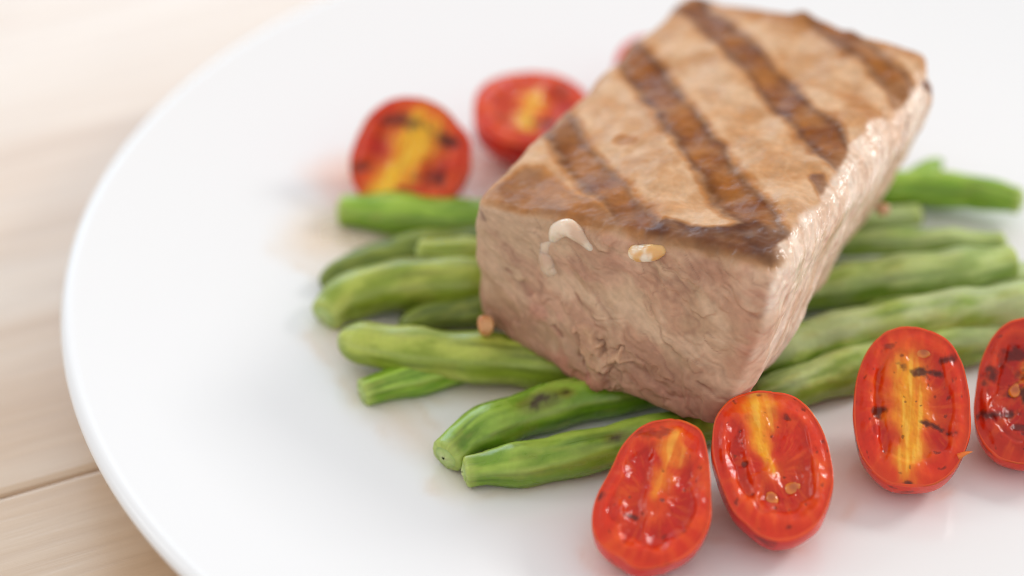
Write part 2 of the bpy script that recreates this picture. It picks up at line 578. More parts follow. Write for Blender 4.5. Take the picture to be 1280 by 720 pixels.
    cf = mix(cf, lin(212, 156, 134), 0.5 * sstep(.05, .3, u) * sstep(-.05, .5, fbm(s * 0.6, t * 1.1, 11.0, 3)))
    cf = mix(cf, lin(190, 160, 126), 0.6 * sstep(.1, .5, fbm(s * 0.8 + 7, t * 1.7, 15.0, 3)))
    cf = mix(cf, lin(232, 205, 178), 0.5 * sstep(.62, .95, w) * sstep(-.3, .4, n1))
    cf = mix(cf, lin(158, 112, 90), 0.28 * crk)
    cf = mix(cf, lin(200, 130, 118), 0.75 * pink)
    cf = mix(cf, lin(146, 96, 76), np.clip(allc, 0, 1) * 0.85)
    cf = mix(cf, lin(130, 84, 64), ring * 0.6)
    cf = mix(cf, lin(232, 192, 154), flake)
    mot = fbm(s * 0.8, t * 1.7, 71.0, 4)
    cf = mix(cf, lin(232, 202, 172), 0.6 * sstep(.1, .5, mot))
    cf = mix(cf, lin(176, 128, 104), 0.5 * sstep(.12, .55, -mot))
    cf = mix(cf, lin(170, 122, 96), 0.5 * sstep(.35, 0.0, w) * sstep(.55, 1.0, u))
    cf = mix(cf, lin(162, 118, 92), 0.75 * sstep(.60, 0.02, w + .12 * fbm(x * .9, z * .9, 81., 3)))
    cf = mix(cf, lin(196, 166, 138), 0.55 * sstep(.45, .1, u) * sstep(.1, .7, w))
    cf = mix(cf, lin(208, 138, 122), 0.8 * np.exp(-((t - 1.55 - .25 * pn(s, 1.1)) / .35) ** 2) * sstep(-.35, .3, fbm(s * 1.2, t * 2, 31.0, 3)) * sstep(.12, .38, u))
    cf = mix(cf, lin(90, 60, 55), 0.65 * line([(.012, .90), (.045, .85)], 0.06))
    cf = mix(cf, lin(190, 158, 140), np.full(len(x), 0.28))
    cf = mix(cf, lin(140, 92, 78), 0.34 * tear)
    cf = cf * (1 + 0.10 * fine + 0.04 * nf)[:, None]
    # right side, its colour lifted for the light from that side
    cr = mix(lin(242, 222, 204), lin(228, 198, 174), sstep(-.4, .4, rg))
    cr = mix(cr, lin(200, 156, 130), 0.3 * rcr)
    cr = mix(cr, lin(120, 78, 60), 0.85 * sstep(.34, .5, fbm(y * 1.9, z * 1.2, 21.0, 3)) * sstep(.45, .62, v))
    cr = mix(cr, lin(110, 82, 60), 0.8 * sstep(.965, .995, v))
    cr = cr * (1 + 0.10 * nf)[:, None]
    # top
    tn = fbm(x * 1.5, y * 1.5, 3.3, 4)
    ct = mix(lin(222, 189, 156), lin(202, 160, 120), sstep(-.45, .45, tn))
    ct = mix(ct, lin(206, 148, 90), 0.32 * sstep(.05, .6, fbm(x * 1.7, y * 1.7, 9.3, 3)))
    ct = mix(ct, lin(206, 138, 66), 0.6 * np.exp(-((seared - .35) / .3) ** 2))
    dark = mix(lin(168, 106, 36), lin(138, 80, 20), sstep(-.5, .5, fbm(x * 1.3, y * 1.3, 5.9, 4)))
    dark = mix(dark, lin(92, 46, 6), 0.62 * np.clip(rim, 0, 1))
    dark = mix(dark, lin(88, 42, 12), np.clip(fed + drip * .5, 0, 1) * 0.7)
    ct = mix(ct, dark, np.clip(sT * (0.95 + 0.20 * fbm(x * 2.0, y * 2.0, 8.1, 4)), 0, 1))
    ct = mix(ct, lin(232, 202, 168), 0.18 * np.exp(-(fbm(x * 1.1 + y * 1.4, (y - x) * .5, 33., 4) / .06) ** 2) * (1 - seared))
    ct = ct * (1 + 0.09 * nf)[:, None]
    wt, wf, wr = top, fr, rt
    # the sear laps slightly over the rounded edges
    wt = sstep(0.25, 0.75, nrm[:, 2] + 0.15 * fbm(x * 2.5, y * 2.5, z * 2.5, 3))
    shoulder = sstep(-.012, .012, u - .945 + .035 * sstep(.25, .5, v) * sstep(.75, .5, v) + .022 * fbm(x * 1.4, y * 1.4, 5., 4)) * sstep(.03, .09, v)
    wt = wt * (1 - shoulder)
    wf = sstep(0.25, 0.7, -nrm[:, 1])
    wr = sstep(0.25, 0.7, nrm[:, 0])
    col = body
    col = mix(col, cf, wf)
    wr = np.maximum(wr, shoulder * (nrm[:, 2] > .05))
    col = mix(col, cr, wr)
    col = mix(col, ct, wt)
    rough = 0.52 - 0.05 * n1
    rough = rough * (1 - wt) + wt * (0.42 - 0.06 * seared)
    wet = sstep(.80, .97, u) * sstep(.45, .9, w)
    rough = rough * (1 - wet) + 0.30 * wet
    rough = rough * (1 - drip * top) + 0.10 * drip * top
    wetc = np.clip(0.05 + wet * 0.6 * sstep(-.2, .3, fbm(y * 1.5, z * 1.5, 3., 2)) + 0.9 * drip * top + 0.12 * top * fed, 0, 1)
    return xyz, F, col, np.clip(rough, 0.25, 0.9), wetc


xyz, F, col, rough, wetc = make_steak()
steak = empty('grilled_steak', (3.6, 0.2, 0.8), 'thick block of grilled meat with brown grill stripes lying on green beans', 'steak')
m_meat = food_mat('seared_meat', sss=0.12, radius=(1, 0.45, 0.3), scale=0.0014, bump=0.25, bscale=1100, bdist=0.00007, vary=0.07, spec=0.16)
_nt = m_meat.node_tree
_wa = _nt.nodes.new('ShaderNodeAttribute')
_nt.nodes['Principled BSDF'].inputs['Coat Roughness'].default_value = 0.22
_wa.attribute_name = 'Wet'
_nt.links.new(_wa.outputs['Fac'], _nt.nodes['Principled BSDF'].inputs['Coat Weight'])
off = np.array([3.6, 0.2, 0.8])
build('meat_block', xyz - off, F, m_meat, steak, np.clip(col, 0, 1) ** 1.16, rough, wet=wetc)
m_fat = food_mat('soft_fat', sss=0.6, radius=(1, 0.7, 0.5), scale=0.002, bump=0.15, bscale=700, bdist=0.0002, spec=0.6)


def front_pt(a, b):
    """point on the front face: a along, b up"""
    lo = BOTC[0] * (1 - a) + BOTC[1] * a
    hi = TOPC[0] * (1 - a) + TOPC[1] * a
    bell = math.sin(math.pi * a) ** .8 * (1 - b) ** 1.5
    p = lo * (1 - b) + hi * b
    ev = (TOPC[3] - TOPC[0]) / np.linalg.norm(TOPC[3] - TOPC[0])
    return p - ev * (0.30 * bell)


def tube(path, radii, m, lump=0.0, seed=0.0, squash=1.0, up=(0, 0, 1)):
    """closed tube through path points with rounded ends; returns V (n*m), faces, and (along, angle)"""
    path = np.asarray(path, float)
    n = len(path)
    T = np.gradient(path, axis=0)
    T /= np.linalg.norm(T, axis=1)[:, None]
    upv = np.tile(np.array(up, float), (n, 1))
    Sx = np.cross(T, upv)
    Sx /= np.linalg.norm(Sx, axis=1)[:, None]
    Ux = np.cross(Sx, T)
    th = np.linspace(0, 2 * math.pi, m, endpoint=False)
    R = np.asarray(radii, float)[:, None] * np.ones(m)
    c, s_ = np.cos(th), np.sin(th)
    if lump:
        L = np.arange(n)[:, None] * np.ones(m)
        pp = path[:, None, :] + (Sx[:, None, :] * c[None, :, None] + Ux[:, None, :] * s_[None, :, None]) * R[..., None]
        R = R * (1 + lump * fbm(pp[..., 0] * 4 + seed, pp[..., 1] * 4, pp[..., 2] * 4, 3))
    V = path[:, None, :] + Sx[:, None, :] * (R * c)[..., None] + Ux[:, None, :] * (R * s_ * squash)[..., None]
    F = grid_faces(n, m, True)
    return V.reshape(-1, 3), F, th


def blob(name, path, radii, mat, parent, c1, c2, rough, seed, origin, lump=0.25):
    path = np.asarray(path, float)
    n = 36
    tt = np.linspace(0, 1, len(path))
    ti = np.linspace(0, 1, n)
    # smooth the path a little
    P = np.stack([np.interp(ti, tt, path[:, k]) for k in range(3)], -1)
    for _ in range(6):
        P[1:-1] = (P[:-2] + 2 * P[1:-1] + P[2:]) / 4
    R = np.interp(ti, tt, radii)
    cap = np.sqrt(np.clip(1 - (np.abs(ti - .5) * 2) ** 6, 0, 1))
    V, F, _ = tube(P, np.maximum(R * cap, 0.002), 24, lump, seed)
    nn = fbm(V[:, 0] * 3 + seed, V[:, 1] * 3, V[:, 2] * 3, 3)
    col = mix(np.asarray(c1), np.asarray(c2), sstep(-.3, .4, nn))
    return build(name, V - origin, F, mat, parent, col, rough)


evn = (TOPC[3] - TOPC[0]) / np.linalg.norm(TOPC[3] - TOPC[0])
fp = lambda a, b, o=0.04: front_pt(a, b) - evn * (o - 0.05)
blob('fat_bead', [fp(.285, .80, -.05), fp(.30, .90, 0), fp(.335, .95, .02), fp(.39, .89, 0), fp(.47, .77, -.03)], [0.11, 0.15, 0.16, 0.12, 0.07], m_fat, steak,
     lin(236, 214, 192), lin(216, 184, 158), 0.16, 2.0, off, 0.07)
blob('fat_bead', [fp(.30, .86, -.12), fp(.268, .74, -.10), fp(.285, .62, -.11), fp(.33, .60, -.13)], [0.15, 0.19, 0.19, 0.13], m_fat, steak,
     lin(222, 192, 166), lin(212, 176, 150), 0.28, 3.5, off, 0.12)
blob('fat_bead', [fp(.545, .905, .07), fp(.58, .90, .09), fp(.62, .925, .09), fp(.66, .95, .05)], [0.13, 0.16, 0.15, 0.10], m_fat, steak,
     lin(244, 226, 205), lin(226, 176, 112), 0.14, 5.0, off, 0.12)
rp = at(1098, 266, 1.3)
blob('meat_shred', [rp, rp + (.12, .1, .02), rp + (.2, .22, -.05)], [.1, .13, .08], m_fat, steak, lin(196, 152, 116), lin(215, 178, 144), 0.4, 8.0, off)

# ------------------------------------------------------------------ green beans
m_bean = food_mat('cooked_green_bean', sss=0.20, radius=(0.6, 1.0, 0.25), scale=0.0012, bump=0.25, bscale=1300, bdist=0.00015, spec=0.4, coat=0.15, vary=0.06)
m_cut = food_mat('cut_bean_flesh', sss=0.4, radius=(0.7, 1.0, 0.4), scale=0.0015, bump=0.4, bscale=1500, bdist=0.0003, spec=0.5)
BGROUP = 'green beans laid under the steak'


def bean(label, pts, rad, seed, tone, bloom=0.0, chars=(), end0='cut', end1='taper', squash=0.9, gloss=0.36):
    """pts: list of (px, py, z) or 3-vectors"""
    P = np.array([at(*p) for p in pts])
    n, m = 170, 36
    path = catmull(P, 400)
    L = np.concatenate([[0], np.cumsum(np.linalg.norm(np.diff(path, axis=0), axis=1))])
    tot = L[-1]
    # denser at the ends
    e = np.linspace(0, 1, n)
    e = e + 0.12 * -np.sin(2 * np.pi * e) / (2 * np.pi) * 4
    e = np.clip(np.sort(e), 0, 1)
    e = np.unique(e)
    n = len(e)
    path = np.stack([np.interp(e * tot, L, path[:, k]) for k in range(3)], -1)
    lcm = e * tot
    prof = np.ones(n)
    prof *= 1 + 0.045 * np.sin(lcm * 2 * np.pi / 1.15 + seed) + 0.05 * pn(lcm * 0.7, seed * 1.7)
    for kind, dist in ((end0, lcm), (end1, tot - lcm)):
        if kind == 'cut':
            prof *= 0.72 + 0.28 * sstep(0, 1.1, dist)
            prof *= np.where(dist < 0.08, np.sqrt(np.clip(1 - (1 - dist / 0.08) ** 2, 0, 1)) * .35 + .65, 1)
        else:
            prof *= np.sqrt(np.clip(1 - (1 - np.clip(dist / 0.6, 0, 1)) ** 2, 0, 1)) * 0.82 + 0.18 * sstep(0, 1.8, dist)
    R = rad * prof
    V, F, th = tube(path, np.maximum(R, 0.004), m, 0.0, seed, squash)
    V = V.reshape(n, m, 3)
    ctr = path[:, None, :]
    ang = np.broadcast_to(th, (n, m))
    ll = np.broadcast_to(lcm[:, None], (n, m))
    # sutures, wrinkles
    tw = ang + 0.25 * pn(ll * 0.3, seed)
    sut = np.exp(-((np.mod(tw - 0.5 + np.pi, 2 * np.pi) - np.pi) / 0.12) ** 2) + np.exp(-((np.mod(tw - 3.6 + np.pi, 2 * np.pi) - np.pi) / 0.12) ** 2)
    wr = fbm(ll * 1.1 + seed * 3, np.cos(ang) * 1.7, np.sin(ang) * 1.7 + seed, 4)
    wr2 = fbm(ll * 0.5 + seed, np.cos(ang) * 4, np.sin(ang) * 4, 3)
    dsp = 0.018 * sut + 0.024 * wr + 0.012 * wr2 + 0.006 * fbm(ll * 3.5, np.cos(ang) * 5 + seed, np.sin(ang) * 5, 3)
    sc_ = 1 + dsp * np.minimum(1, R[:, None] / 0.15) / np.maximum(R[:, None], 0.05)
    V = ctr + (V - ctr) * sc_[..., None]
    dark, mid, lite = tone
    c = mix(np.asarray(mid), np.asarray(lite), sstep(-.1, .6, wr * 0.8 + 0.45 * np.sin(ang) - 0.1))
    c = mix(c, np.asarray(dark), 0.75 * sstep(0.0, .8, -wr2 + 0.1 * wr))
    c = mix(c, lin(190, 200, 130), 0.35 * sut)
    if bloom:
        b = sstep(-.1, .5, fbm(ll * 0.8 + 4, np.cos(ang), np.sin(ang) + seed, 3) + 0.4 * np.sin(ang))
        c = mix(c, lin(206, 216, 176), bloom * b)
    c = mix(c, lin(168, 168, 80), 0.3 * sstep(.25, .6, fbm(ll * 1.7, np.cos(ang) * 2 + seed, np.sin(ang) * 2, 3)))
    c = mix(c, lin(196, 206, 120), 0.6 * (sstep(0.25, 0.0, ll) if end0 == 'cut' else 0 * ll))
    for (px, py, rr, el) in chars:          # scorched spots, given where they are seen
        q = at(px, py, path[len(path) // 2][2] + rad * .8)
        i0 = np.argmin(np.linalg.norm(path - q, axis=1))
        a0 = 1.2
        dd = np.hypot((ll - lcm[i0]) / (rr * el), (ang - a0) * rad / rr)
        mk = sstep(1.15, 0.35, dd + 0.55 * fbm(ll * 5, ang * 2.5, seed, 3))
        c = mix(c, lin(74, 52, 26), 0.92 * mk)
        c = mix(c, lin(120, 104, 40), 0.5 * sstep(2.2, 1.0, dd) * (1 - mk))
    base = P[0] * [1, 1, 0]
    o = empty('green_bean', base, label, 'green bean', BGROUP)
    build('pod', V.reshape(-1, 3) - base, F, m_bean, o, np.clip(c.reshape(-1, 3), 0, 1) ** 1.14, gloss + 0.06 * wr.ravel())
    for flag, idx, tdir in ((end0, 0, -1), (end1, n - 1, 1)):
        if flag != 'cut':
            continue
        ringv = V[idx]
        cc = ringv.mean(0)
        Tn = path[1] - path[0] if idx == 0 else path[-1] - path[-2]
        Tn = Tn / np.linalg.norm(Tn) * tdir
        rows = [ringv]
        cols = [np.tile(lin(150, 180, 92), (m, 1))]
        for f_ in (0.85, 0.6, 0.35, 0.12):
            jag = 0.06 * np.stack([pn(th * 1.5 + k * 7 + seed, f_ * 5) for k in range(3)], -1)
            rows.append(cc + (ringv - cc) * f_ + Tn * (0.05 * (1 - f_)) + jag * 0.5)
            cols.append(np.tile(mix(lin(206, 216, 150), lin(160, 186, 96), f_), (m, 1)))
        ev_ = np.concatenate(rows)
        ef = grid_faces(5, m, True)
        # close the middle
        k0 = 4 * m
        ev_ = np.vstack([ev_, cc + Tn * 0.05])
        tri = np.array([(k0 + j, k0 + (j + 1) % m, 5 * m, 5 * m) for j in range(m)])
        me_f = np.concatenate([ef, tri[:, [0, 1, 2, 2]]])
        quads_only = ef
        build('cut_end', np.vstack([ev_]) - base, quads_only if idx == n - 1 else quads_only[:, ::-1], m_cut, o,
              np.vstack(cols + [lin(206, 216, 150)[None]]), 0.4)
    return o


G = lambda *c: lin(*c)
BR = (G(92, 128, 26), G(134, 174, 48), G(170, 202, 80))      # bright
OL = (G(102, 116, 30), G(150, 168, 58), G(190, 200, 96))    # olive, cooked
PA = (G(134, 158, 80), G(174, 192, 112), G(206, 216, 156))   # pale
DK = (G(70, 86, 22), G(112, 130, 40), G(146, 160, 60))       # darker

bean('bright green bean lying straight behind the others, just in front of the back tomatoes',
     [(424, 262, .38), (480, 266, .38), (545, 272, .38), (610, 275, .38), (690, 272, .38), (760, 262, .38)], .45, 1.1, BR, end1='taper')
bean('dark olive bean whose tip curves down at the left, behind the big bent bean',
     [(402, 357, .30), (440, 338, .34), (490, 322, .36), (540, 312, .36), (600, 308, .36), (690, 306, .36)], .42, 2.3, DK, end0='taper', gloss=.45)
bean('short pale olive bean end resting on top of the pile against the steak',
     [(523, 314, .80), (560, 316, .82), (600, 318, .80), (660, 322, .5)], .33, 3.2, OL)
bean('big bent olive bean with a drooping blunt left end beside the steak',
     [(406, 396, .36), (430, 376, .42), (470, 362, .50), (520, 354, .56), (570, 352, .58), (620, 352, .55), (700, 350, .40)], .52, 4.7, OL)
bean('dark green bean half hidden in the shade under the big bent bean',
     [(498, 408, .26), (540, 396, .28), (590, 388, .3), (660, 382, .3), (740, 380, .3)], .36, 5.5, DK, end0='taper')
bean('olive green bean running from the left tip to below the front of the steak',
     [(424, 420, .60), (460, 430, .60), (520, 440, .56), (590, 446, .50), (650, 450, .42), (720, 456, .34), (800, 452, .34)], .50, 6.1, OL, end0='taper')
bean('bright short bean tip poking out below the front left bean',
     [(452, 492, .28), (490, 480, .28), (540, 468, .26), (600, 458, .22)], .36, 7.7, BR)
bean('glossy green bean with a black scorched spot in front of the steak',
     [(557, 572, .36), (590, 545, .38), (640, 524, .38), (700, 505, .38), (760, 492, .38), (830, 478, .36), (900, 462, .36)], .44, 8.2,
     (G(84, 118, 24), G(124, 162, 46), G(164, 194, 82)), chars=((670, 495, .14, 2.0), (700, 482, .07, 1.4)), gloss=.28)
bean('foremost green bean running to behind the leftmost front tomato',
     [(580, 590, .32), (620, 584, .33), (680, 576, .34), (750, 562, .35), (820, 545, .35), (890, 527, .35), (935, 512, .33)], .41, 9.4,
     (G(88, 120, 28), G(130, 164, 50), G(172, 196, 88)), chars=((770, 543, .08, 2.0), (850, 522, .10, 1.5)), gloss=.30)
GR = (G(98, 130, 42), G(146, 174, 70), G(190, 208, 122))
# right side
bean('bright green bean with cut tip at the far right behind the steak',
     [(1278, 252, .50), (1240, 244, .50), (1190, 238, .48), (1140, 236, .46), (1080, 238, .44), (1020, 240, .40)], .40, 11.3, BR, gloss=.25)
bean('small green bean tip peeking above the far right bean',
     [(1178, 200, .62), (1155, 214, .58), (1130, 226, .55), (1090, 236, .50)], .24, 12.3, BR, end0='taper')
bean('pale blurred bean lying flat behind the row at the right',
     [(1150, 268, .30), (1110, 272, .30), (1060, 276, .30), (1000, 280, .3)], .30, 13.1, PA, bloom=.4)
bean('thin pale bean second behind the thick beans at the right',
     [(1256, 303, .55), (1200, 303, .50), (1140, 302, .45), (1080, 304, .40), (1010, 308, .3)], .29, 14.9, GR, bloom=.35)
bean('thick green bean right of the steak ending just inside the right edge',
     [(1268, 326, .85), (1220, 334, .80), (1160, 343, .70), (1100, 351, .58), (1040, 360, .44), (960, 372, .36)], .46, 15.2, GR, bloom=.25)
bean('pale bean crossing behind the thick whitish bean at the right edge',
     [(1330, 332, .50), (1280, 346, .46), (1220, 362, .40), (1150, 376, .36), (1080, 392, .30)], .30, 16.6, PA, bloom=.5)
bean('long thick bean with a whitish patch running from the steak to the right edge',
     [(1390, 372, .80), (1320, 376, .78), (1260, 384, .74), (1180, 394, .66), (1100, 408, .56), (1030, 424, .46), (960, 444, .38), (880, 462, .36)], .48, 17.2, GR, bloom=.55)
bean('green bean passing behind the front tomatoes below the steak corner',
     [(1360, 396, .36), (1280, 412, .36), (1200, 430, .36), (1120, 446, .36), (1050, 466, .36), (985, 486, .36), (940, 496, .34)], .42, 18.5, GR, bloom=.35)

# ------------------------------------------------------------------ cooking juices and painted bounce glow
def juice_glow_material():
    m = bpy.data.materials.new('thin_juice_glow')
    m.use_nodes = True
    nt = m.node_tree
    p = nt.nodes['Principled BSDF']
    a = nt.nodes.new('ShaderNodeAttribute'); a.attribute_name = 'Col'
    f = nt.nodes.new('ShaderNodeAttribute'); f.attribute_name = 'Rough'
    nt.links.new(a.outputs['Color'], p.inputs['Base Color'])
    nt.links.new(f.outputs['Fac'], p.inputs['Alpha'])
    p.inputs['Roughness'].default_value = 0.08
    return m


def juice(label, x0, x1, y0, y1, blobs, step, tint, strength, seed):  # tinted film: cooking juice by the beans, painted bounce glow by the tomatoes
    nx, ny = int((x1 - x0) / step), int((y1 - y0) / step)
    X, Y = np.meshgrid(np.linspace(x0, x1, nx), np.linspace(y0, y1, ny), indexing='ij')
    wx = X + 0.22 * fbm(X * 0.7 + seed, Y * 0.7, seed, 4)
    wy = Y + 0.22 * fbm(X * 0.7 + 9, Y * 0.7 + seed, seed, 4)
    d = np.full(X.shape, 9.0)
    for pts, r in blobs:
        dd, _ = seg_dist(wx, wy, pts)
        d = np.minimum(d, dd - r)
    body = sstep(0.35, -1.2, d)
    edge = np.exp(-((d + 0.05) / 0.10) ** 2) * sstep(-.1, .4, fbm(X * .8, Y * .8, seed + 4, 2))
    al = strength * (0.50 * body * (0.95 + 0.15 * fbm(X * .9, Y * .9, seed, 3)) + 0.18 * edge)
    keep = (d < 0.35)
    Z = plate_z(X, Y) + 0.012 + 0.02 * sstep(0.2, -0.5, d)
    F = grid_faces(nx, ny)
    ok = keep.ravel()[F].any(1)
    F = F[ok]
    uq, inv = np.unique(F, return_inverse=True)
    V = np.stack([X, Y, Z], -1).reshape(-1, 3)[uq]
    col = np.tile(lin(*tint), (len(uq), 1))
    o = build('juice_glow_film', V, inv.reshape(-1, 4), m_juice_glow, None, col, np.clip(al.ravel()[uq], 0, 0.9))
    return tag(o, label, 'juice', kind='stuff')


m_juice_glow = juice_glow_material()
xy = lambda *p: [tuple(at(a_, b_, 0.0)[:2]) for a_, b_ in p]
juice('thin tan cooking juice and painted warm glow on the plate under and left of the green beans', -6, 6.5, -6.5, 5,
      [(xy((430, 300), (420, 420), (470, 500), (570, 600), (700, 590), (850, 560)), 0.5),
       (xy((420, 300), (700, 300), (900, 400), (700, 480), (520, 440)), 1.3)], 0.09, (246, 212, 168), 0.8, 1.0)  # juice tint that also paints the warm glow between the beans
juice('pinkish film painting the bounce glow on the plate around the front tomato halves', 0.5, 11, -9, -1.5,
      [(xy((760, 690), (880, 650), (980, 660), (1060, 590), (1150, 600), (1270, 540)), 0.6)], 0.09, (255, 200, 166), 0.75, 3.0)  # reddish light thrown back by the tomatoes, painted as a tinted film
juice('pinkish film painting the bounce glow on the plate beside the blurred back tomato halves', -4.5, 4, 0.5, 7.5,
      [(xy((440, 230), (560, 225), (620, 205), (690, 190)), 0.95)], 0.09, (255, 196, 160), 0.9, 5.0)  # painted bounce light between the back tomatoes, no liquid

# orange crumb on the beans
cr0 = at(607, 409, 1.12)
cb_ = blob('crumb', [(-.13, 0, 0), (-.05, 0, .02), (.05, 0, .02), (.13, .02, 0)], [.15, .18, .18, .14], m_fat, None,
           lin(212, 160, 108), lin(196, 132, 82), 0.4, 3.0, np.zeros(3), 0.2)
cb_.location = Vector(cr0) * CM
tag(cb_, 'tiny orange crumb caught between the beans left of the steak', 'crumb')

# ------------------------------------------------------------------ tomato halves
m_skin = food_mat('tomato_skin', sss=0.35, radius=(1, 0.16, 0.06), scale=0.003, bump=0.05, bscale=500, bdist=0.0002, spec=0.35, coat=0.12)
m_flesh = food_mat('wet_tomato_flesh', sss=0.45, radius=(1, 0.22, 0.07), scale=0.0025, bump=0.4, bscale=900, bdist=0.00022, spec=0.30, coat=0.22)
m_flesh.node_tree.nodes['Principled BSDF'].inputs['Coat Roughness'].default_value = 0.05
m_seed = food_mat('tomato_seed', sss=0.4, radius=(1, 0.6, 0.2), scale=0.0015, bump=0.1, bscale=900, bdist=0.0001, spec=0.6, coat=0.4)
TGROUP = 'grilled cherry tomato halves on the plate'


def tomato(label, px, py, a, b, depth, tilt, roll, yaw, seed, core, core_w, gels, chars, seeds, outline=(), core_col=(242, 176, 44),
           flesh=((216, 62, 20), (234, 112, 36)), flap=None, lift=0.0, skin=(210, 36, 14), corestr=1.0):
    """a half tomato: cut face up, long axis y; px, py = where the middle of the cut face is seen"""
    m, nr = 180, 80
    th = np.linspace(0, 2 * np.pi, m, endpoint=False)
    rad = np.ones(m)
    for k, amp, ph in outline:
        rad = rad + amp * np.cos(k * th + ph)
    rad = rad * (1 + 0.022 * pn(np.cos(th) * 2.5, np.sin(th) * 2.5, seed))
    # slightly squared egg outline
    cx, cy = np.cos(th), np.sin(th)
    se = (np.abs(cx) ** 2.25 + np.abs(cy) ** 2.25) ** (-1 / 2.25)
    rad = rad * se
    ox, oy = a * rad * cx, b * rad * cy
    rim_z = 0.035 * fbm(cx * 1.6 + seed, cy * 1.6, seed, 3)
    # ---- cut face
    rr = np.linspace(0.0, 1.0, nr) ** 0.9
    X = rr[:, None] * ox
    Y = rr[:, None] * oy
    x, y = X / a, Y / b
    rn = np.broadcast_to(rr[:, None], X.shape)
    wx = x + 0.07 * fbm(X * 1.3 + seed, Y * 1.3, seed * 2, 2)
    wy = y + 0.07 * fbm(X * 1.3 + 7, Y * 1.3 + seed, seed, 2)
    Z = rim_z[None, :] * rn ** 2
    hol = np.zeros_like(X)
    edge = np.zeros_like(X)
    for pts, wd, dp in gels:
        d, t = seg_dist(wx, wy, pts)
        g = sstep(wd * 1.25, wd * 0.15, d)
        hol = np.maximum(hol, g * dp)
        edge = np.maximum(edge, np.exp(-((d - wd * 1.05) / 0.055) ** 2) * dp)
    cdist, ctt = seg_dist(wx, wy, core)
    cw = core_w * (1.25 - 0.6 * ctt) * (0.75 + 0.7 * pn(ctt * 4, seed)) * (0.55 + 0.45 * np.sin(np.pi * np.clip(ctt * .8 + .1, 0, 1)))
    cm = sstep(cw * 1.6, cw * 0.1, cdist + 0.09 * fbm(X * 3.5, Y * 1.3, seed, 4))
    lump = fbm(X * 2.6 + seed, Y * 2.6, seed, 4)
    Z = Z - 0.13 * hol + 0.035 * edge * (0.7 + 0.8 * pn(X * 3, Y * 3, seed)) + 0.02 * cm + 0.040 * lump * (1 - rn ** 4) + 0.009 * fbm(X * 9, Y * 4, seed, 3) * (1 - rn ** 6)
    wall = sstep(.66, .73, rn + .13 * pn(np.cos(th)[None] * 2 + seed, np.sin(th)[None] * 2, rn) + .03 * fbm(X * 3, Y * 3, seed + 5, 2))
    Z = Z + 0.045 * wall * (1 - sstep(.8, 1., rn)) + 0.012 * fbm(th[None] * 5 + seed, rn * 2, seed, 3) * sstep(.6, .9, rn)
    Z = Z - 0.022 * sstep(0.99, 0.90, rn) * sstep(.55, .9, rn) - 0.03 * sstep(0.9, 0.3, rn)
    f1, f2 = lin(*flesh[0]), lin(*flesh[1])
    fib = fbm(X * 1.6 + seed, Y * 1.1, 4.0 + seed, 4)
    c = mix(f1, f2, sstep(-.25, .5, fib + 0.35 * (1 - rn) - .1))
    c = mix(c, lin(200, 38, 16), 0.5 * np.clip(hol, 0, 1))
    c = mix(c, lin(236, 122, 60), 0.35 * np.clip(edge, 0, 1))
    c = mix(c, lin(196, 34, 12), 0.45 * (1 - wall))
    c = mix(c, lin(228, 78, 34), 0.32 * wall)
    stre = fbm(X * 9 + seed, Y * 1.2, 2.2, 3)
    rfib = fbm(np.arctan2(wy, wx) * 7 + seed, rn * 2.2, seed + 8, 4)
    c = mix(c, lin(244, 132, 52), 0.24 * sstep(.05, .6, rfib) * sstep(.15, .4, rn))
    c = mix(c, lin(190, 34, 16), 0.25 * sstep(.1, .6, -rfib) * sstep(.15, .4, rn))
    halo = sstep(cw * 2.6, cw * 0.6, cdist)
    c = mix(c, lin(236, 126, 40), 0.70 * halo * corestr)
    c = mix(c, lin(*core_col), np.clip(cm * (0.95 + 0.4 * stre), 0, 1) * corestr)
    c = mix(c, lin(250, 208, 100), np.clip(cm * sstep(.05, .5, stre + .1), 0, 1) * 0.55 * corestr)
    c = mix(c, lin(222, 62, 26), 0.35 * sstep(.80, .95, rn))
    c = mix(c, lin(238, 110, 60), 0.6 * sstep(.97, 1.0, rn))
    chm = np.zeros_like(X)
    for (ux, uy, rx, ry, an, st) in chars:
        ca_, sa_ = math.cos(an), math.sin(an)
        dx, dy = wx - ux, (wy - uy) * b / a
        e = np.hypot((dx * ca_ + dy * sa_) / rx, (-dx * sa_ + dy * ca_) / ry)
        mk = sstep(1.2, 0.3, e + 0.75 * fbm(X * 6 + ux * 9, Y * 6, seed, 3))
        chm = np.maximum(chm, mk * st)
    spk = sstep(.62, .78, fbm(X * 7 + seed * 5, Y * 7, 1.0, 2)) * 0.6
    chm = np.clip(np.maximum(chm, spk), 0, 1)
    c = mix(c, lin(74, 22, 16), 0.85 * chm)
    Z = Z - 0.015 * chm
    fV = np.stack([X, Y, Z], -1).reshape(-1, 3)
    fF = grid_faces(nr, m, True)
    # ---- skin shell under the face
    ns = 46
    ph = np.linspace(0, np.pi / 2, ns)
    prof_r = np.cos(ph) ** 0.72
    prof_z = -depth * np.sin(ph) ** 1.0
    dn = 1 + 0.03 * fbm(cx[None] * 1.3 + seed, cy[None] * 1.3, prof_z[:, None], 2)
    bulge = 1 + 0.045 * np.sin(np.clip(ph * 2.6, 0, np.pi))
    SX = prof_r[:, None] * bulge[:, None] * ox * dn
    SY = prof_r[:, None] * bulge[:, None] * oy * dn
    SZ = prof_z[:, None] + (rim_z + Z[-1] - rim_z)[None, :] * np.cos(ph)[:, None] ** 2
    # thin lip of skin standing just proud of the flesh
    lipX = np.stack([ox * 0.975, ox * 1.0])
    lipY = np.stack([oy * 0.975, oy * 1.0])
    lipZ = np.stack([Z[-1] + 0.004, Z[-1] + 0.016])
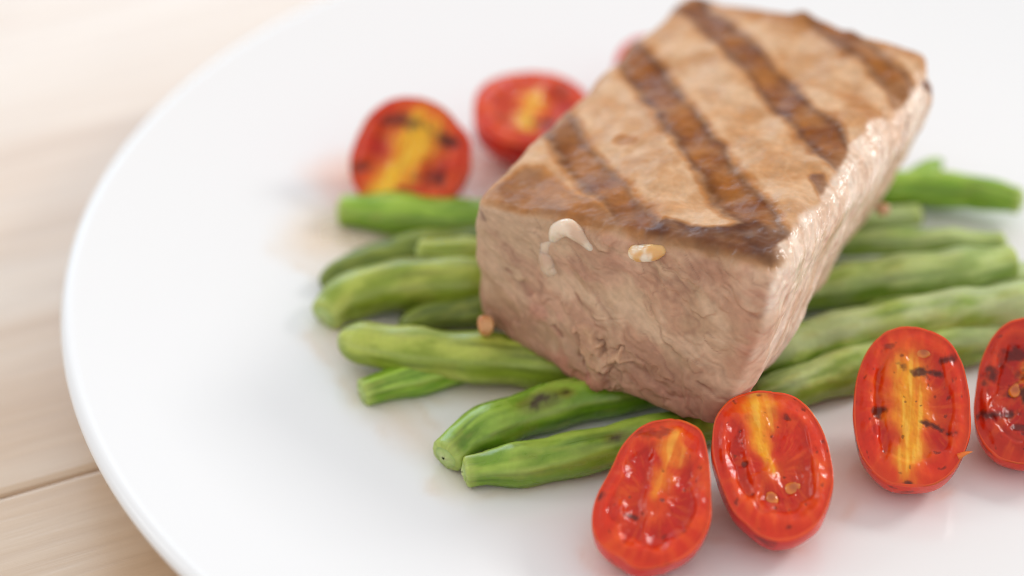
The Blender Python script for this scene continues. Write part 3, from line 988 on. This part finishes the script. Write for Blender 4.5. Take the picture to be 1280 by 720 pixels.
    AX, AY, AZ = np.vstack([lipX, SX]), np.vstack([lipY, SY]), np.vstack([lipZ, SZ])
    sV = np.stack([AX, AY, AZ], -1).reshape(-1, 3)
    sc1 = lin(*skin)
    ds = fbm(AX * 1.2 + seed, AY * 1.2, AZ * 1.2, 3)
    cs = mix(sc1, lin(224, 66, 30), sstep(-.3, .5, ds))
    cs[:3] = lin(232, 92, 46)
    chs = sstep(.35, .55, fbm(AX * 2.2 + seed * 3, AY * 2.2, AZ * 4, 3)) * sstep(-0.5, 0.0, AZ) * 0.75
    cs = mix(cs, lin(70, 20, 16), chs * (np.arange(ns + 2) > 2)[:, None])
    sF = grid_faces(ns + 2, m, True)
    # ---- place it
    M = Matrix.Rotation(math.radians(yaw), 3, 'Z') @ Matrix.Rotation(math.radians(tilt), 3, 'X') @ Matrix.Rotation(math.radians(roll), 3, 'Y')
    Mn = np.array(M)
    allw = sV @ Mn.T
    zmin = allw[:, 2].min()
    h = -zmin
    for _ in range(6):
        p0 = at(px, py, h)
        h = float(plate_z(p0[0], p0[1])) - zmin + lift
    p0 = at(px, py, h)
    o = empty('tomato_half', p0, label, 'tomato', TGROUP)
    o.rotation_euler = M.to_euler()
    build('skin', sV, sF, m_skin, o, np.clip(cs.reshape(-1, 3), 0, 1) ** 1.15, 0.22)
    build('flesh', fV, fF, m_flesh, o, np.clip(c.reshape(-1, 3), 0, 1) ** 1.18, np.clip(0.11 + 0.25 * chm.ravel() + 0.06 * lump.ravel(), .06, .6))
    for (ux, uy, sr, an) in seeds:
        d = np.hypot(x - ux, y - uy)
        i = np.unravel_index(np.argmin(d), d.shape)
        sr *= .85
        base = np.array([ux * a, uy * b, Z[i] - 0.02])
        n1, m1 = 14, 20
        la = np.linspace(-np.pi / 2, np.pi / 2, n1)
        lo = np.linspace(0, 2 * np.pi, m1, endpoint=False)
        ex = np.sin(la)[:, None] * np.ones(m1) * sr * 1.35
        ey = np.cos(la)[:, None] * np.cos(lo) * sr * (1 - 0.25 * np.sin(la))[:, None]
        ez = np.cos(la)[:, None] * np.sin(lo) * sr * 0.5
        cA, sA = math.cos(an), math.sin(an)
        v = np.stack([ex * cA - ey * sA, ex * sA + ey * cA, ez], -1).reshape(-1, 3) + base
        cc = mix(lin(236, 132, 34), lin(180, 84, 18), sstep(.9, .2, np.hypot(ex, ey) / (sr * 1.3)))
        build('seed', v, grid_faces(n1, m1, True), m_seed, o, cc.reshape(-1, 3), 0.2)
    if flap:
        ux, uy, dx, dy = flap
        k = np.linspace(0, 1, 12)
        wv = 0.05 * (1 - k) ** 0.8 + 0.005
        bx_, by_ = ux * a + dx * k, uy * b + dy * k
        px_, py_ = -dy / math.hypot(dx, dy), dx / math.hypot(dx, dy)
        zc = 0.02 + 0.05 * np.sin(k * 3)
        rows = []
        for s_, zz in ((-1, 0), (0, .03), (1, 0), (0, -.015)):
            rows.append(np.stack([bx_ + px_ * wv * s_, by_ + py_ * wv * s_, zc + zz * (1 - k)], -1))
        v = np.stack(rows, 1).reshape(-1, 3)
        build('skin_flap', v, grid_faces(12, 4, True), m_skin, o, np.tile(lin(238, 120, 50), (len(v), 1)), 0.3)
    return o


tomato('orange-red tomato half with pointed lower end, leftmost of the front tomatoes', 820, 618, .90, 1.37, 1.0, 18, 3, -16, 1.3,
       core=[(.12, .78), (.02, .35), (-.05, .05)], core_w=.20,
       gels=[([(-.45, .45), (-.42, -.1), (-.25, -.5)], .24, .6), ([(.5, .3), (.5, -.1), (.25, -.5)], .26, .7)],
       chars=[(-.40, -.34, .16, .07, .2, .9), (.12, .0, .05, .04, 0, .8), (-.3, .80, .42, .13, .3, .45), (-.93, -.2, .08, .12, 0, .8), (.2, -.5, .05, .04, 0, .7)],
       seeds=[], outline=((3, .055, math.pi / 2), (2, -.02, .6), (5, .03, .8), (9, .01, 2)), core_col=(240, 160, 50), flesh=((216, 56, 16), (236, 104, 30)), corestr=.7)
tomato('tomato half with bright yellow core and two seeds, beside the steak corner', 966, 577, .95, 1.39, 1.05, 18, -4, 6, 2.7,
       core=[(-.02, .95), (-.08, .6), (-.14, .30), (-.02, -.05)], core_w=.28,
       gels=[([(-.20, -.40), (-.05, -.58), (.25, -.62), (.48, -.42), (.5, -.15)], .24, .75), ([(-.55, .5), (-.62, .1), (-.55, -.3)], .17, .6), ([(.15, -.35), (.2, -.2)], .3, .7)],
       chars=[(-.5, .02, .06, .05, 0, .8), (.45, .55, .06, .05, 0, .7), (.88, -.55, .06, .05, .8, .8), (.92, .2, .05, .05, 0, .7), (-.02, .9, .07, .05, 0, .7)],
       seeds=[(.28, -.32, .13, .3), (-.12, -.42, .12, 1.7)], outline=((2, .0, 0), (3, .02, -1.2)), flesh=((220, 62, 18), (234, 100, 34)))
tomato('oval tomato half with broad yellow core and dark char streaks, second from the right', 1140, 508, .97, 1.45, 1.06, 29, -4, -6, 3.9,
       core=[(-.06, .42), (-.03, .0), (-.02, -.45), (-.02, -.86)], core_w=.36,
       gels=[([(-.50, .62), (-.58, .2), (-.52, -.3), (-.45, -.6)], .11, .35), ([(.5, .3), (.55, -.2), (.35, -.6)], .25, .45), ([(.1, .66), (.42, .62)], .2, .4)],
       chars=[(.20, .46, .36, .11, -.1, 1.0), (.62, .64, .15, .09, .2, .9), (-.54, -.08, .15, .14, .2, .9), (.46, -.26, .28, .07, -.25, 1.0), (-.40, .72, .14, .08, .5, .6), (-.02, -.93, .08, .05, 0, .9)],
       seeds=[(.2, .70, .12, .1)], outline=((3, .012, 1.5),), flesh=((218, 52, 16), (230, 90, 28)), flap=(.78, -.60, .24, .10))
tomato('blackened glossy tomato half cut off by the right edge of the photo', 1293, 488, 1.0, 1.36, .98, 30, -6, -14, 4.6,
       core=[(-.2, .3), (-.1, -.1)], core_w=.18,
       gels=[([(-.35, .45), (-.45, .0), (-.15, -.3), (.2, .1)], .34, .9)],
       chars=[(-.05, -.02, .40, .26, .3, 1.0), (-.6, -.42, .40, .14, .2, .95), (-.75, .1, .12, .2, 0, .9), (-.4, .5, .3, .16, .6, .8), (-.2, .2, .2, .12, 0, .7), (-.1, -.5, .25, .08, .3, .8)],
       seeds=[(-.32, .02, .12, 1.2)], outline=((3, .02, .4),), flesh=((178, 36, 16), (200, 60, 24)), core_col=(220, 150, 40))
tomato('blurred tomato half with bright yellow core at the back, left of the pair', 511, 194, 1.22, 1.15, 1.0, 40, 6, -24, 5.8,
       core=[(.05, .55), (.0, .1), (-.15, -.45), (-.25, -.75), (.1, -.88)], core_w=.36,
       gels=[([(-.55, .2), (-.5, -.3)], .25, .6), ([(.5, .3), (.5, -.3)], .25, .6)],
       chars=[(-.3, .55, .5, .12, .1, .8), (.5, .45, .3, .12, -.2, .9), (.55, -.3, .28, .16, .2, .8), (-.75, -.4, .2, .15, .3, .8), (-.1, -.92, .18, .08, 0, .9)],
       seeds=[], outline=((3, .03, .3), (2, -.02, 0)), core_col=(250, 206, 50), flesh=((212, 58, 14), (232, 104, 30)))
tomato('blurred tomato half with flat upturned cut face at the back, close to the steak', 668, 136, 1.27, 1.20, 1.1, 8, 2, 20, 6.6,
       core=[(-.3, -.3), (.0, .1), (.15, .45)], core_w=.32,
       gels=[([(.5, -.2), (.4, .2)], .25, .6), ([(-.5, .3), (-.4, -.1)], .25, .5)],
       chars=[(.05, -.35, .2, .14, 0, 1.0), (-.65, .0, .16, .2, 0, .6), (.6, .3, .15, .15, .3, .5)],
       seeds=[], outline=((3, .02, 2),), core_col=(236, 186, 40), flesh=((210, 62, 16), (232, 106, 30)))
tomato('blurred red tomato half mostly hidden behind the left edge of the steak', 836, 90, 1.05, 1.2, .9, 12, 0, 40, 7.4,
       core=[(.0, .4), (.0, -.4)], core_w=.22, gels=[([(.5, -.2), (.4, .2)], .25, .6)], chars=[(.2, .3, .2, .1, 0, .8)],
       seeds=[], flesh=((210, 50, 30), (222, 80, 40)))
